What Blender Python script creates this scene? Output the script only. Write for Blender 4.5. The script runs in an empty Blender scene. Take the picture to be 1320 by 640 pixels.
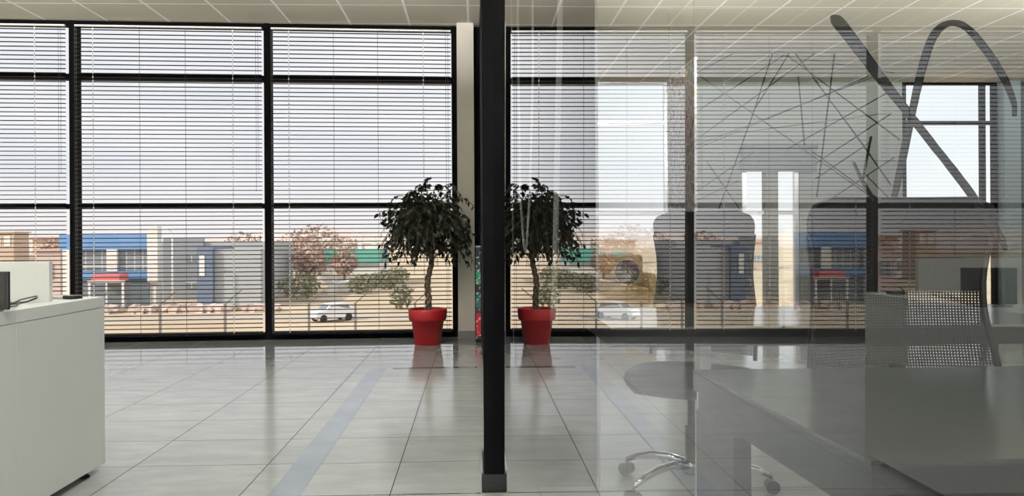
import bpy, bmesh, math, random
from mathutils import Vector, Matrix
PI = math.pi
C = bpy.context.scene
COL = C.collection
random.seed(7)

# ------------------------------------------------------------------ materials
def newmat(name):
    m = bpy.data.materials.new(name); m.use_nodes = True
    nt = m.node_tree; nt.nodes.clear()
    out = nt.nodes.new('ShaderNodeOutputMaterial')
    return m, nt, out
def N(nt, t, **kw):
    n = nt.nodes.new(t)
    for k, v in kw.items():
        if k.startswith('i_'):
            key = k[2:]
            key = int(key) if key.isdigit() else key.replace('_', ' ')
            n.inputs[key].default_value = v
        else: setattr(n, k, v)
    return n
def M(nt, op, a, b=None, c=None):
    n = nt.nodes.new('ShaderNodeMath'); n.operation = op
    for i, v in enumerate((a, b, c)):
        if v is None: continue
        if isinstance(v, (int, float)): n.inputs[i].default_value = v
        else: nt.links.new(v, n.inputs[i])
    return n.outputs[0]
def mix(nt, f, a, b):
    n = nt.nodes.new('ShaderNodeMix'); n.data_type = 'RGBA'
    for s, v in ((0, f), (6, a), (7, b)):
        if isinstance(v, (int, float)): n.inputs[s].default_value = v
        elif isinstance(v, tuple): n.inputs[s].default_value = (*v, 1)
        else: nt.links.new(v, n.inputs[s])
    return n.outputs[2]
def plain(name, col, rough=.5, metal=0, spec=.5, var=.08, scale=20, coat=0):
    """a solid finish with a little noise in tone and gloss"""
    m, nt, out = newmat(name)
    b = N(nt, 'ShaderNodeBsdfPrincipled'); b.inputs['Metallic'].default_value = metal
    b.inputs['Specular IOR Level'].default_value = spec
    b.inputs['Coat Weight'].default_value = coat
    tc = N(nt, 'ShaderNodeTexCoord'); no = N(nt, 'ShaderNodeTexNoise', i_Scale=scale, i_Detail=3.0)
    nt.links.new(tc.outputs['Object'], no.inputs['Vector'])
    c2 = tuple(max(0, x*(1-var)) for x in col); c1 = tuple(min(1, x*(1+var)) for x in col)
    nt.links.new(mix(nt, no.outputs[0], c2, c1), b.inputs['Base Color'])
    nt.links.new(M(nt, 'MULTIPLY_ADD', no.outputs[0], .1, max(0, rough-.05)), b.inputs['Roughness'])
    nt.links.new(b.outputs[0], out.inputs[0])
    return m
def glassmat(name, ior=1.5, tint=(.93, .96, .95)):
    m, nt, out = newmat(name)
    fr = N(nt, 'ShaderNodeFresnel', i_IOR=ior); ge = N(nt, 'ShaderNodeNewGeometry')
    F = fr.outputs[0]
    R = M(nt, 'DIVIDE', M(nt, 'MULTIPLY', F, 2.0), M(nt, 'ADD', F, 1.0))
    R = M(nt, 'MULTIPLY', R, M(nt, 'SUBTRACT', 1.0, ge.outputs['Backfacing']))
    t = N(nt, 'ShaderNodeBsdfTransparent'); t.inputs[0].default_value = (*tint, 1)
    g = N(nt, 'ShaderNodeBsdfGlossy', i_Roughness=0.0); g.inputs[0].default_value = (1, 1, 1, 1)
    x = N(nt, 'ShaderNodeMixShader')
    nt.links.new(R, x.inputs[0]); nt.links.new(t.outputs[0], x.inputs[1]); nt.links.new(g.outputs[0], x.inputs[2])
    nt.links.new(x.outputs[0], out.inputs[0])
    return m

def floor_mat():
    m, nt, out = newmat('porcelain_floor_tiles')
    tc = N(nt, 'ShaderNodeTexCoord'); sp = N(nt, 'ShaderNodeSeparateXYZ')
    nt.links.new(tc.outputs['Object'], sp.inputs[0])
    X, Y = sp.outputs[0], sp.outputs[1]
    u = M(nt, 'DIVIDE', M(nt, 'ADD', X, .3364+.5906*40), .5906)
    v = M(nt, 'DIVIDE', M(nt, 'ADD', Y, -2.92+.4225*60), .4225)
    def line(w, size, wd):
        f = M(nt, 'FRACT', w); d = M(nt, 'MINIMUM', f, M(nt, 'SUBTRACT', 1.0, f))
        return M(nt, 'LESS_THAN', M(nt, 'MULTIPLY', d, size), wd)
    grout = M(nt, 'MAXIMUM', line(u, .5906, .0023), line(v, .4225, .0023))
    cell = N(nt, 'ShaderNodeCombineXYZ')
    nt.links.new(M(nt, 'FLOOR', u), cell.inputs[0]); nt.links.new(M(nt, 'FLOOR', v), cell.inputs[1])
    wn = N(nt, 'ShaderNodeTexWhiteNoise', noise_dimensions='3D'); nt.links.new(cell.outputs[0], wn.inputs['Vector'])
    # stone clouds, offset per tile
    ad = N(nt, 'ShaderNodeVectorMath', operation='MULTIPLY_ADD'); ad.inputs[1].default_value = (9, 9, 9)
    nt.links.new(wn.outputs['Color'], ad.inputs[0]); nt.links.new(tc.outputs['Object'], ad.inputs[2])
    mp = N(nt, 'ShaderNodeMapping'); mp.inputs['Scale'].default_value = (1.6, 4.5, 1)
    nt.links.new(ad.outputs[0], mp.inputs[0])
    no = N(nt, 'ShaderNodeTexNoise', i_Scale=2.2, i_Detail=7.0, i_Roughness=.66); nt.links.new(mp.outputs[0], no.inputs['Vector'])
    ramp = N(nt, 'ShaderNodeMapRange'); ramp.inputs[1].default_value = .3; ramp.inputs[2].default_value = .7
    nt.links.new(no.outputs[0], ramp.inputs[0])
    base = mix(nt, ramp.outputs[0], (.245, .262, .252), (.32, .335, .322))
    base = mix(nt, M(nt, 'MULTIPLY', wn.outputs['Value'], .22), base, (.21, .22, .225))
    base = mix(nt, grout, base, (.03, .033, .035))
    b = N(nt, 'ShaderNodeBsdfPrincipled')
    nt.links.new(M(nt, 'MULTIPLY_ADD', grout, -.72, .75), b.inputs['Specular IOR Level'])
    nt.links.new(base, b.inputs['Base Color'])
    # polished band beyond the metal strip, satin stone before it
    pol = M(nt, 'GREATER_THAN', Y, 5.80)
    rs = M(nt, 'MULTIPLY_ADD', no.outputs[0], .10, .10)
    rough = M(nt, 'ADD', M(nt, 'MULTIPLY', pol, -.13), rs)
    rough = M(nt, 'MAXIMUM', rough, .065)
    rough = M(nt, 'MAXIMUM', rough, M(nt, 'MULTIPLY', grout, .6))
    nt.links.new(rough, b.inputs['Roughness'])
    bp = N(nt, 'ShaderNodeBump', i_Strength=.25, i_Distance=.001); nt.links.new(M(nt, 'SUBTRACT', 1.0, grout), bp.inputs['Height'])
    nt.links.new(bp.outputs[0], b.inputs['Normal'])
    nt.links.new(b.outputs[0], out.inputs[0])
    return m

def ceil_mat():
    m, nt, out = newmat('suspended_ceiling_tiles')
    tc = N(nt, 'ShaderNodeTexCoord'); sp = N(nt, 'ShaderNodeSeparateXYZ')
    nt.links.new(tc.outputs['Object'], sp.inputs[0])
    u = M(nt, 'DIVIDE', M(nt, 'ADD', sp.outputs[0], .046+.6*40), .6)
    v = M(nt, 'DIVIDE', M(nt, 'ADD', sp.outputs[1], -6.97+.6*40), .6)
    def dist(w):
        f = M(nt, 'FRACT', w); return M(nt, 'MULTIPLY', M(nt, 'MINIMUM', f, M(nt, 'SUBTRACT', 1.0, f)), .6)
    du, dv = dist(u), dist(v)
    d = M(nt, 'MINIMUM', du, dv)
    bar = M(nt, 'LESS_THAN', d, .0135)
    gap = M(nt, 'MULTIPLY', M(nt, 'LESS_THAN', d, .016), M(nt, 'SUBTRACT', 1.0, bar))
    no = N(nt, 'ShaderNodeTexNoise', i_Scale=60.0, i_Detail=4.0); nt.links.new(tc.outputs['Object'], no.inputs['Vector'])
    nb = N(nt, 'ShaderNodeTexNoise', i_Scale=1.2, i_Detail=2.0); nt.links.new(tc.outputs['Object'], nb.inputs['Vector'])
    base = mix(nt, no.outputs[0], (.57, .53, .44), (.66, .62, .53))
    base = mix(nt, M(nt, 'MULTIPLY', nb.outputs[0], .3), base, (.55, .51, .42))
    base = mix(nt, bar, base, (.96, .955, .93)); base = mix(nt, gap, base, (.30, .28, .24))
    b = N(nt, 'ShaderNodeBsdfPrincipled', i_Roughness=.8); nt.links.new(base, b.inputs['Base Color'])
    bp = N(nt, 'ShaderNodeBump', i_Strength=.4, i_Distance=.004); nt.links.new(no.outputs[0], bp.inputs['Height'])
    nt.links.new(bp.outputs[0], b.inputs['Normal']); nt.links.new(b.outputs[0], out.inputs[0])
    return m

def mesh_mat():
    m, nt, out = newmat('perforated_chair_mesh')
    tc = N(nt, 'ShaderNodeTexCoord'); sp = N(nt, 'ShaderNodeSeparateXYZ'); nt.links.new(tc.outputs['Object'], sp.inputs[0])
    k = 2*PI/.0105
    a = M(nt, 'SINE', M(nt, 'MULTIPLY', M(nt, 'ADD', sp.outputs[0], sp.outputs[2]), k*.7))
    c = M(nt, 'SINE', M(nt, 'MULTIPLY', M(nt, 'SUBTRACT', sp.outputs[0], sp.outputs[2]), k*.7))
    hole = M(nt, 'GREATER_THAN', M(nt, 'MULTIPLY', a, c), .26)
    b = N(nt, 'ShaderNodeBsdfPrincipled', i_Roughness=.6); b.inputs['Base Color'].default_value = (.02, .021, .023, 1)
    t = N(nt, 'ShaderNodeBsdfTransparent'); x = N(nt, 'ShaderNodeMixShader')
    nt.links.new(hole, x.inputs[0]); nt.links.new(b.outputs[0], x.inputs[1]); nt.links.new(t.outputs[0], x.inputs[2])
    nt.links.new(x.outputs[0], out.inputs[0])
    return m

def ramp_mat(name, stops, scale, detail=6, rough=.8, stretch=(1, 1, 1)):
    m, nt, out = newmat(name)
    tc = N(nt, 'ShaderNodeTexCoord'); mp = N(nt, 'ShaderNodeMapping'); mp.inputs['Scale'].default_value = stretch
    nt.links.new(tc.outputs['Object'], mp.inputs[0])
    no = N(nt, 'ShaderNodeTexNoise', i_Scale=scale, i_Detail=float(detail)); nt.links.new(mp.outputs[0], no.inputs['Vector'])
    cr = N(nt, 'ShaderNodeValToRGB'); e = cr.color_ramp.elements
    while len(e) < len(stops): e.new(.5)
    for el, (p, c) in zip(e, stops): el.position = p; el.color = (*c, 1)
    nt.links.new(no.outputs[0], cr.inputs[0])
    b = N(nt, 'ShaderNodeBsdfPrincipled', i_Roughness=rough); nt.links.new(cr.outputs[0], b.inputs['Base Color'])
    nt.links.new(b.outputs[0], out.inputs[0])
    return m

def collage_mat():
    m, nt, out = newmat('printed_collage')
    tc = N(nt, 'ShaderNodeTexCoord')
    mp = N(nt, 'ShaderNodeMapping'); mp.inputs['Scale'].default_value = (1, 14, 11); nt.links.new(tc.outputs['Object'], mp.inputs[0])
    vo = N(nt, 'ShaderNodeTexVoronoi', i_Scale=1.0, distance='CHEBYCHEV'); nt.links.new(mp.outputs[0], vo.inputs['Vector'])
    ve = N(nt, 'ShaderNodeTexVoronoi', i_Scale=1.0, feature='DISTANCE_TO_EDGE'); nt.links.new(mp.outputs[0], ve.inputs['Vector'])
    hs = N(nt, 'ShaderNodeHueSaturation', i_Saturation=.55, i_Value=1.0); nt.links.new(vo.outputs['Color'], hs.inputs['Color'])
    c = mix(nt, .5, hs.outputs[0], (.75, .42, .30))
    c = mix(nt, M(nt, 'LESS_THAN', ve.outputs[0], .09), c, (.95, .93, .9))
    b = N(nt, 'ShaderNodeBsdfPrincipled', i_Roughness=.5); nt.links.new(c, b.inputs['Base Color'])
    nt.links.new(b.outputs[0], out.inputs[0])
    return m

def banner_mat():
    m, nt, out = newmat('printed_banner')
    tc = N(nt, 'ShaderNodeTexCoord'); sp = N(nt, 'ShaderNodeSeparateXYZ'); nt.links.new(tc.outputs['Object'], sp.inputs[0])
    cr = N(nt, 'ShaderNodeValToRGB'); cr.color_ramp.interpolation = 'CONSTANT'
    e = cr.color_ramp.elements
    st = [(0, (.02, .02, .03)), (.06, (.55, .02, .03)), (.3, (.03, .03, .04)), (.36, (.03, .16, .16)), (.52, (.04, .03, .03)), (.6, (.05, .42, .22)), (.74, (.04, .07, .07))]
    while len(e) < len(st): e.new(.5)
    for el, (p, c) in zip(e, st): el.position = p; el.color = (*c, 1)
    nt.links.new(M(nt, 'MULTIPLY', sp.outputs[2], 1.07), cr.inputs[0])
    no = N(nt, 'ShaderNodeTexNoise', i_Scale=38.0, i_Detail=1.0); nt.links.new(tc.outputs['Object'], no.inputs['Vector'])
    c = mix(nt, M(nt, 'GREATER_THAN', no.outputs[0], .62), cr.outputs[0], (.8, .8, .8))
    b = N(nt, 'ShaderNodeBsdfPrincipled', i_Roughness=.5); nt.links.new(c, b.inputs['Base Color'])
    nt.links.new(b.outputs[0], out.inputs[0])
    return m

def facade_mat(name, wall, pane, sx, sz, ox=0, oz=0, fx=.7, fz=.6):
    """wall with a regular grid of dark openings too small to count, object x / z"""
    m, nt, out = newmat(name)
    tc = N(nt, 'ShaderNodeTexCoord'); sp = N(nt, 'ShaderNodeSeparateXYZ'); nt.links.new(tc.outputs['Object'], sp.inputs[0])
    a = M(nt, 'LESS_THAN', M(nt, 'FRACT', M(nt, 'DIVIDE', M(nt, 'ADD', sp.outputs[0], ox+500), sx)), fx)
    c = M(nt, 'LESS_THAN', M(nt, 'FRACT', M(nt, 'DIVIDE', M(nt, 'ADD', sp.outputs[2], oz+500), sz)), fz)
    b = N(nt, 'ShaderNodeBsdfPrincipled', i_Roughness=.6)
    nt.links.new(mix(nt, M(nt, 'MULTIPLY', a, c), wall, pane), b.inputs['Base Color'])
    nt.links.new(b.outputs[0], out.inputs[0])
    return m

MT = dict(
    floor=floor_mat(), ceil=ceil_mat(),
    black=plain('black_aluminium', (.003, .0032, .0042), .6, spec=.04),
    blackmatte=plain('matt_black_laminate', (.006, .006, .007), .8, spec=.1),
    wall=plain('painted_wall', (.62, .61, .56), .85, scale=3, var=.04),
    colm=plain('khaki_column_paint', (.20, .20, .17), .8),
    pier=plain('grey_green_pier_paint', (.20, .215, .20), .85, scale=3, var=.04),
    cream=plain('cream_column_paint', (.66, .63, .55), .8, scale=4, var=.04),
    skirt=plain('grey_skirting', (.20, .20, .19), .5),
    slat=plain('blind_slat_grey', (.028, .028, .032), .55, spec=.2, var=.03),  # near-black: backlit darkness put into the slat colour
    tape=plain('blind_tape_white', (.8, .8, .8), .7),
    cord=plain('dark_cord', (.05, .05, .05), .8),
    pale=plain('pale_cord', (.75, .75, .74), .5),
    railw=plain('white_head_rail', (.86, .86, .85), .5),
    wand=plain('clear_plastic_wand', (.42, .44, .44), .3),
    desk=plain('white_desk_laminate', (.63, .655, .635), .42, scale=6, var=.03),
    deskedge=plain('desk_gap_shadow', (.05, .05, .05), .8),
    rubber=plain('black_rubber', (.012, .012, .012), .6),
    plast=plain('black_plastic', (.012, .012, .014), .3),
    silver=plain('silver_plastic', (.65, .66, .66), .35),
    red=plain('red_plastic_pot', (.29, .006, .010), .5, var=.05),
    soil=plain('dark_soil', (.03, .02, .014), .95, var=.5, scale=80),
    bark=plain('pale_ficus_bark', (.12, .085, .055), .8, var=.35, scale=40),
    twig=plain('ficus_twig', (.05, .035, .02), .8),
    leaf=plain('ficus_leaf', (.006, .013, .006), .5, spec=.3, var=.4, scale=9),  # almost black, the shade of backlit leaves put into their colour
    rail=plain('polished_floor_strip', (.30, .30, .31), .05, metal=1),
    inlay=plain('blue_grey_floor_strip', (.215, .245, .275), .16, var=.15, scale=5, spec=.6),
    chrome=plain('chrome', (.8, .8, .82), .12, metal=1),
    fabric=plain('black_chair_fabric', (.012, .0125, .014), .75, var=.3, scale=60),
    mesh=mesh_mat(),
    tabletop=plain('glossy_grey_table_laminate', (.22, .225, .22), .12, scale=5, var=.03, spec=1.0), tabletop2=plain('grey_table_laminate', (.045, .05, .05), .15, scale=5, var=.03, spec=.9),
    tabledark=plain('grey_table_frame', (.04, .042, .045), .5),
    tan=plain('tan_upholstery', (.85, .58, .26), .7, var=.1),
    navy=plain('navy_cushion', (.055, .06, .10), .8),
    white=plain('white_piping', (.85, .85, .85), .7),
    bluegrey=plain('blue_grey_paint', (.20, .25, .265), .7, scale=3),
    darknavy=plain('dark_navy_panel', (.03, .045, .06), .6),
    roller=plain('grey_roller_blind', (.13, .14, .14), .8),
    collage=collage_mat(), banner=banner_mat(),
    glass=glassmat('clear_partition_glass', 1.47, (.97, .985, .98)),
    wglass=glassmat('window_glass', 1.22, (.98, .99, .99)), hglass=glassmat('hall_window_glass', 1.2, (.93, .93, .93)),
    decal=plain('black_vinyl', (.006, .006, .008), .6),
    steel=plain('steel_trim', (.55, .56, .58), .3, metal=.7),
)

# ------------------------------------------------------------------ mesh helpers
class MB:
    def __init__(s): s.v = []; s.f = []
    def quadbox(s, P):
        b = len(s.v); s.v += [Vector(p) for p in P]
        for f in ((0,3,2,1),(4,5,6,7),(0,1,5,4),(1,2,6,5),(2,3,7,6),(3,0,4,7)): s.f.append(tuple(b+i for i in f))
        return s
    def box(s, x0, x1, y0, y1, z0, z1):
        return s.quadbox([(x0,y0,z0),(x1,y0,z0),(x1,y1,z0),(x0,y1,z0),(x0,y0,z1),(x1,y0,z1),(x1,y1,z1),(x0,y1,z1)])
    def prism(s, pts, z0, z1):
        n = len(pts); b = len(s.v)
        s.v += [Vector((x, y, z0)) for x, y in pts]+[Vector((x, y, z1)) for x, y in pts]
        s.f.append(tuple(b+i for i in reversed(range(n)))); s.f.append(tuple(b+n+i for i in range(n)))
        for i in range(n):
            j = (i+1) % n; s.f.append((b+i, b+j, b+n+j, b+n+i))
        return s
    def tube(s, pts, r, n=8, cap=True):
        pts = [Vector(p) for p in pts]; R = r if isinstance(r, (list, tuple)) else [r]*len(pts)
        b = len(s.v); up = None
        for i, p in enumerate(pts):
            d = (pts[min(i+1, len(pts)-1)]-pts[max(i-1, 0)]).normalized()
            if up is None: up = Vector((0, 0, 1)) if abs(d.z) < .9 else Vector((0, 1, 0))
            a = d.cross(up).normalized(); c = a.cross(d).normalized(); up = c
            for k in range(n):
                t = 2*PI*k/n; s.v.append(p+(a*math.cos(t)+c*math.sin(t))*R[i])
        for i in range(len(pts)-1):
            for k in range(n):
                k2 = (k+1) % n; s.f.append((b+i*n+k, b+i*n+k2, b+(i+1)*n+k2, b+(i+1)*n+k))
        if cap:
            s.f.append(tuple(b+k for k in reversed(range(n)))); s.f.append(tuple(b+(len(pts)-1)*n+k for k in range(n)))
        return s
    def lathe(s, prof, c=(0,0,0), n=32, cap=True):
        b = len(s.v); c = Vector(c)
        for r, z in prof:
            for k in range(n):
                t = 2*PI*k/n; s.v.append(c+Vector((r*math.cos(t), r*math.sin(t), z)))
        for i in range(len(prof)-1):
            for k in range(n):
                k2 = (k+1) % n; s.f.append((b+i*n+k, b+i*n+k2, b+(i+1)*n+k2, b+(i+1)*n+k))
        if cap:
            s.f.append(tuple(b+k for k in reversed(range(n)))); s.f.append(tuple(b+(len(prof)-1)*n+k for k in range(n)))
        return s
    def xf(s, M4):
        s.v = [M4 @ v for v in s.v]; return s
    def build(s, name, mat, parent=None, smooth=False, bevel=0, seg=2):
        me = bpy.data.meshes.new(name); me.from_pydata([tuple(v) for v in s.v], [], s.f); me.update()
        bm = bmesh.new(); bm.from_mesh(me); bmesh.ops.recalc_face_normals(bm, faces=bm.faces); bm.to_mesh(me); bm.free()
        o = bpy.data.objects.new(name, me); COL.objects.link(o)
        if mat: me.materials.append(mat)
        if smooth:
            for p in me.polygons: p.use_smooth = True
        if bevel:
            b = o.modifiers.new('bevel', 'BEVEL'); b.width = bevel; b.segments = seg; b.limit_method = 'ANGLE'; b.angle_limit = .6
            for p in me.polygons: p.use_smooth = True
            w = o.modifiers.new('wn', 'WEIGHTED_NORMAL')
        if parent: o.parent = parent
        return o
def thing(name, label, cat, loc=(0,0,0), rz=0, group=None):
    o = bpy.data.objects.new(name, None); o.empty_display_size = .1; COL.objects.link(o)
    o.location = loc; o.rotation_euler = (0, 0, rz)
    return tag(o, label, cat, group)
def tag(o, label, cat=None, group=None, kind=None):
    o['label'] = label
    if cat: o['category'] = cat
    if group: o['group'] = group
    if kind: o['kind'] = kind
    return o
def struct(o, label):
    o['kind'] = 'structure'; o['label'] = label; return o
def copy_tree(o, parent=None):
    c = o.copy(); COL.objects.link(c)
    if parent: c.parent = parent; c.matrix_parent_inverse = o.matrix_parent_inverse.copy()
    for ch in list(o.children): copy_tree(ch, c)
    return c

# ------------------------------------------------------------------ numbers of the place (metres, eye height 1.0)
CH = 3.215                     # ceiling
FY, FA = 7.672, .0391          # hall facade: y = FY + FA*x
FANG = math.atan(FA)
XL, YB, XR, YF = -9.0, -6.5, 9.2, 10.3
def fy(x, d=0): return FY+FA*x+d

# ------------------------------------------------------------------ shell
L = [(XL-.15, YB-.15), (XR+.15, YB-.15), (XR+.15, YF+.12), (.10, YF+.12), (.10, fy(.1, .10)), (XL-.15, fy(XL, .10))]
struct(MB().prism(L, -.25, 0).build('floor', MT['floor']), 'grey stone-look floor tiles running through hall and meeting room')
struct(MB().prism(L, CH, CH+.25).build('ceiling', MT['ceil']), 'beige suspended tile ceiling with pale grid bars')
struct(MB().box(XL-.15, XL, YB, fy(XL), 0, CH).build('wall_left', MT['wall']), 'plain painted wall at the far left of the hall')
struct(MB().box(XR, XR+.15, YB, YF, 0, CH).build('wall_right', MT['wall']), 'plain painted wall at the far right of the meeting room')
# unseen rear wall, its large openings added to let sky light in
wb = MB()
wb.box(XL, XR, YB-.15, YB, 0, .12); wb.box(XL, XR, YB-.15, YB, CH-.1, CH)
xs = [XL+i*(XR-XL)/7 for i in range(8)]
for x in xs: wb.box(max(XL, x-.09), min(XR, x+.09), YB-.15, YB, .12, CH-.1)
struct(wb.build('wall_back', MT['wall']), 'unseen rear wall of the building with broad openings added to let sky light in')
# hall partition line beyond the black post
struct(MB().box(.068, .10, 2.97, YF, 0, CH).build('wall_partition', MT['blackmatte']), 'dark partition wall edge-on behind the black post')
struct(MB().box(.10, .492, 2.975, 3.02, 0, CH).build('wall_end', MT['blackmatte']), 'matt black end panel behind the post, seen through the glass')
struct(MB().box(.492, .503, 2.96, 3.03, 0, CH).build('trim_1', MT['steel']), 'thin steel edge trim on the black end panel')
# cream column at the end of the window wall
struct(MB().box(-.165, .006, fy(-.1, -.14), fy(-.1, .1), .075, CH).build('wall_column', MT['cream']), 'narrow cream column between the window wall and the black post')
struct(MB().box(-.168, .008, fy(-.1, -.15), fy(-.1, .1), 0, .075).build('baseboard_column', MT['skirt']), 'grey skirting at the foot of the cream column')
struct(MB().box(.006, .068, fy(0, .0), fy(0, .1), 0, CH).build('trim_2', MT['blackmatte']), 'dark filler strip between column and partition')

# ---- hall windows: one frame per bay
MX = [-.19-1.898*i for i in range(6)]
RF = Matrix.Translation((0, FY, 0)) @ Matrix.Rotation(FANG, 4, 'Z')
for i in range(5):
    x1, x0 = MX[i]/math.cos(FANG), MX[i+1]/math.cos(FANG)
    if i == 4: x0 = XL+.0
    f = MB(); h = .034
    if i == 0: f.box(x1-h, x1+h, -.02, .09, 0, CH)
    f.box(x0-h, x0+h, -.02, .09, 0, CH)
    a, b = x0+h, x1-h
    f.box(a, b, -.01, .08, 0, .07); f.box(a, b, -.01, .08, CH-.05, CH)
    f.box(a, b, -.01, .08, 2.630, 2.685); f.box(a, b, -.01, .08, 1.335, 1.385)
    o = f.xf(RF).build('window_%d' % (i+1), MT['black'])
    struct(o, 'black aluminium window bay of the hall, number %s from the black post' % ['one', 'two', 'three', 'four', 'five'][i])
    MB().box(a, b, .03, .038, .07, CH-.05).xf(RF).build('pane', MT['hglass'], o)

# ---- venetian blinds, one per bay
def blind(i):
    x1, x0 = MX[i]/math.cos(FANG)-.034, MX[i+1]/math.cos(FANG)+.034
    where = ['behind the potted ficus beside the cream column', 'in the wide bay left of the ficus bay', 'in the bay whose foot the white desk hides', 'in the bay at the left end of the hall'][i]
    w = x1-x0; a, b = x0+.018, x1-.008
    t = thing('venetian_blind', 'grey venetian blind with open slats ' + where, 'blind', RF @ Vector(((x0+x1)/2, -.075, .02)), FANG, 'venetian blinds along the hall windows')
    off = (x0+x1)/2; a -= off; b -= off
    MB().box(a, b, -.012, .012, 3.120, 3.134).build('head_rail', MT['railw'], t)
    s = MB(); wd, tilt, crown = .032, math.radians(4), .0075
    z = .068; 
    while z < 3.10:
        prof = []
        for k in range(5):
            q = k/4-.5
            yy = q*wd*math.cos(tilt); zz = q*wd*math.sin(tilt)+crown*(1-4*q*q)
            prof.append((yy, zz))
        bi = len(s.v)
        for (yy, zz) in prof: s.v += [Vector((a, yy, z+zz)), Vector((b, yy, z+zz))]
        for (yy, zz) in reversed(prof): s.v += [Vector((a, yy, z+zz-.0011)), Vector((b, yy, z+zz-.0011))]
        n = 10
        for k in range(n):
            k2 = (k+1) % n; s.f.append((bi+2*k, bi+2*k+1, bi+2*k2+1, bi+2*k2))
        s.f.append(tuple(bi+2*k for k in range(n))); s.f.append(tuple(bi+2*k+1 for k in reversed(range(n))))
        z += .0431
    s.build('slats', MT['slat'], t)
    MB().box(a, b, -.014, .014, .03, .046).build('bottom_rail', MT['black'], t, bevel=.003)
    for u, wide in ((.098, 1), (.345, 0), (.59, 0), (.845, 1)):
        X = a+(b-a)*u
        if wide:
            # ladder tape: little white rungs between the slats
            m = MB(); zz = .06
            while zz < 3.09:
                m.box(X-.0045, X+.0045, -.018, -.0165, zz, zz+.026); zz += .0431
            m.build('ladder_tape', MT['tape'], t)
            MB().box(X-.0012, X+.0012, -.0160, -.0150, .04, 3.115).build('ladder_cord', MT['cord'], t)
        else:
            MB().box(X-.0018, X+.0018, -.018, -.0165, .04, 3.115).build('ladder_cord', MT['cord'], t)
    # lift cords at the right, tilt cords at the left
    for du in (.030, .052):
        X = b-du; zb = [.02, 1.62, 1.62, 1.62][i] if du < .04 else [.02, 1.45, 1.45, 1.45][i]
        MB().tube([(X, -.026, 3.11), (X+.002, -.027, zb+1), (X, -.026, zb+.03)], .0016, 6).build('lift_cord', MT['cord'], t)
    m = MB()
    for X in (a+.004, a+.022): m.box(X-.002, X+.002, -.02, -.018, .05, 3.11)
    zz = .06
    while zz < 3.09: m.box(a+.002, a+.024, -.0185, -.0175, zz, zz+.012); zz += .0431
    m.build('side_tape', MT['cord'], t)
    return t
for i in range(4): blind(i)

# ---- meeting room facade
def zwall(name, x0, x1, label, mat='pier', z0=0, z1=CH, y0=YF, y1=YF+.12):
    return struct(MB().box(x0, x1, y0, y1, z0, z1).build(name, MT[mat]), label)
zwall('wall_far', 2.75, 3.79, 'grey-green wall pier behind the hanging collage board')
zwall('wall_far', 4.84, 6.10, 'grey-green wall pier between the paired narrow windows and the right window')
zwall('wall_far', 3.79, 4.84, 'grey-green wall over the roller blind of the narrow windows', z0=2.26)
zwall('wall_far', 7.74, XR, 'dark navy wall at the right end of the meeting room', 'darknavy')
struct(MB().box(7.50, 7.74, YF-.12, YF+.12, 0, CH).build('trim_3', MT['bluegrey']), 'blue-grey pillar right of the meeting room window')
struct(MB().box(4.115, 4.295, YF-.02, YF+.12, 0, 2.26).build('trim_4', MT['colm']), 'khaki column between the paired narrow windows')
struct(MB().box(4.61, 4.84, YF-.005, YF+.12, 0, 2.26).build('trim_5', MT['pier']), 'grey-green jamb right of the paired narrow windows')
def mwin(n, x0, x1, z1, verts, label, tr=(1.367, 2.641)):
    f = MB(); h = .03
    f.box(x0, x1, YF+.02, YF+.09, 0, .035); f.box(x0, x1, YF+.02, YF+.09, z1-.03, z1)
    for x in [x0+h, x1-h]+verts: f.box(x-h, x+h, YF+.02, YF+.09, .035, z1-.03)
    for z in tr:
        if z < z1-.1: f.box(x0, x1, YF+.03, YF+.08, z-.028, z+.028)
    o = f.build('window_%d' % n, MT['steel'] if n != 8 else MT['black']); struct(o, label)
    MB().box(x0+.01, x1-.01, YF+.05, YF+.058, .03, z1-.02).build('pane', MT['wglass'], o)
mwin(6, .12, 2.75, CH, [1.2], 'tall bare window of the meeting room left of the collage board')
mwin(7, 3.79, 4.61, 2.26, [], 'paired narrow windows below the grey roller blind')
mwin(8, 6.10, 7.50, CH, [6.14, 7.30], 'tall bare window at the right of the meeting room')
t = thing('roller_blind', 'grey roller blind lowered over the top of the paired narrow windows', 'blind', (4.3, YF-.06, 1.94))
MB().box(-.52, .53, -.004, .0, .012, .33).build('fabric', MT['roller'], t)
MB().box(-.52, .53, -.01, .006, 0, .014).build('bottom_bar', MT['tabledark'], t)
MB().tube([(-.53, -.0, .35), (.54, -.0, .35)], .03, 14).build('tube', MT['roller'], t, smooth=True)

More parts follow.
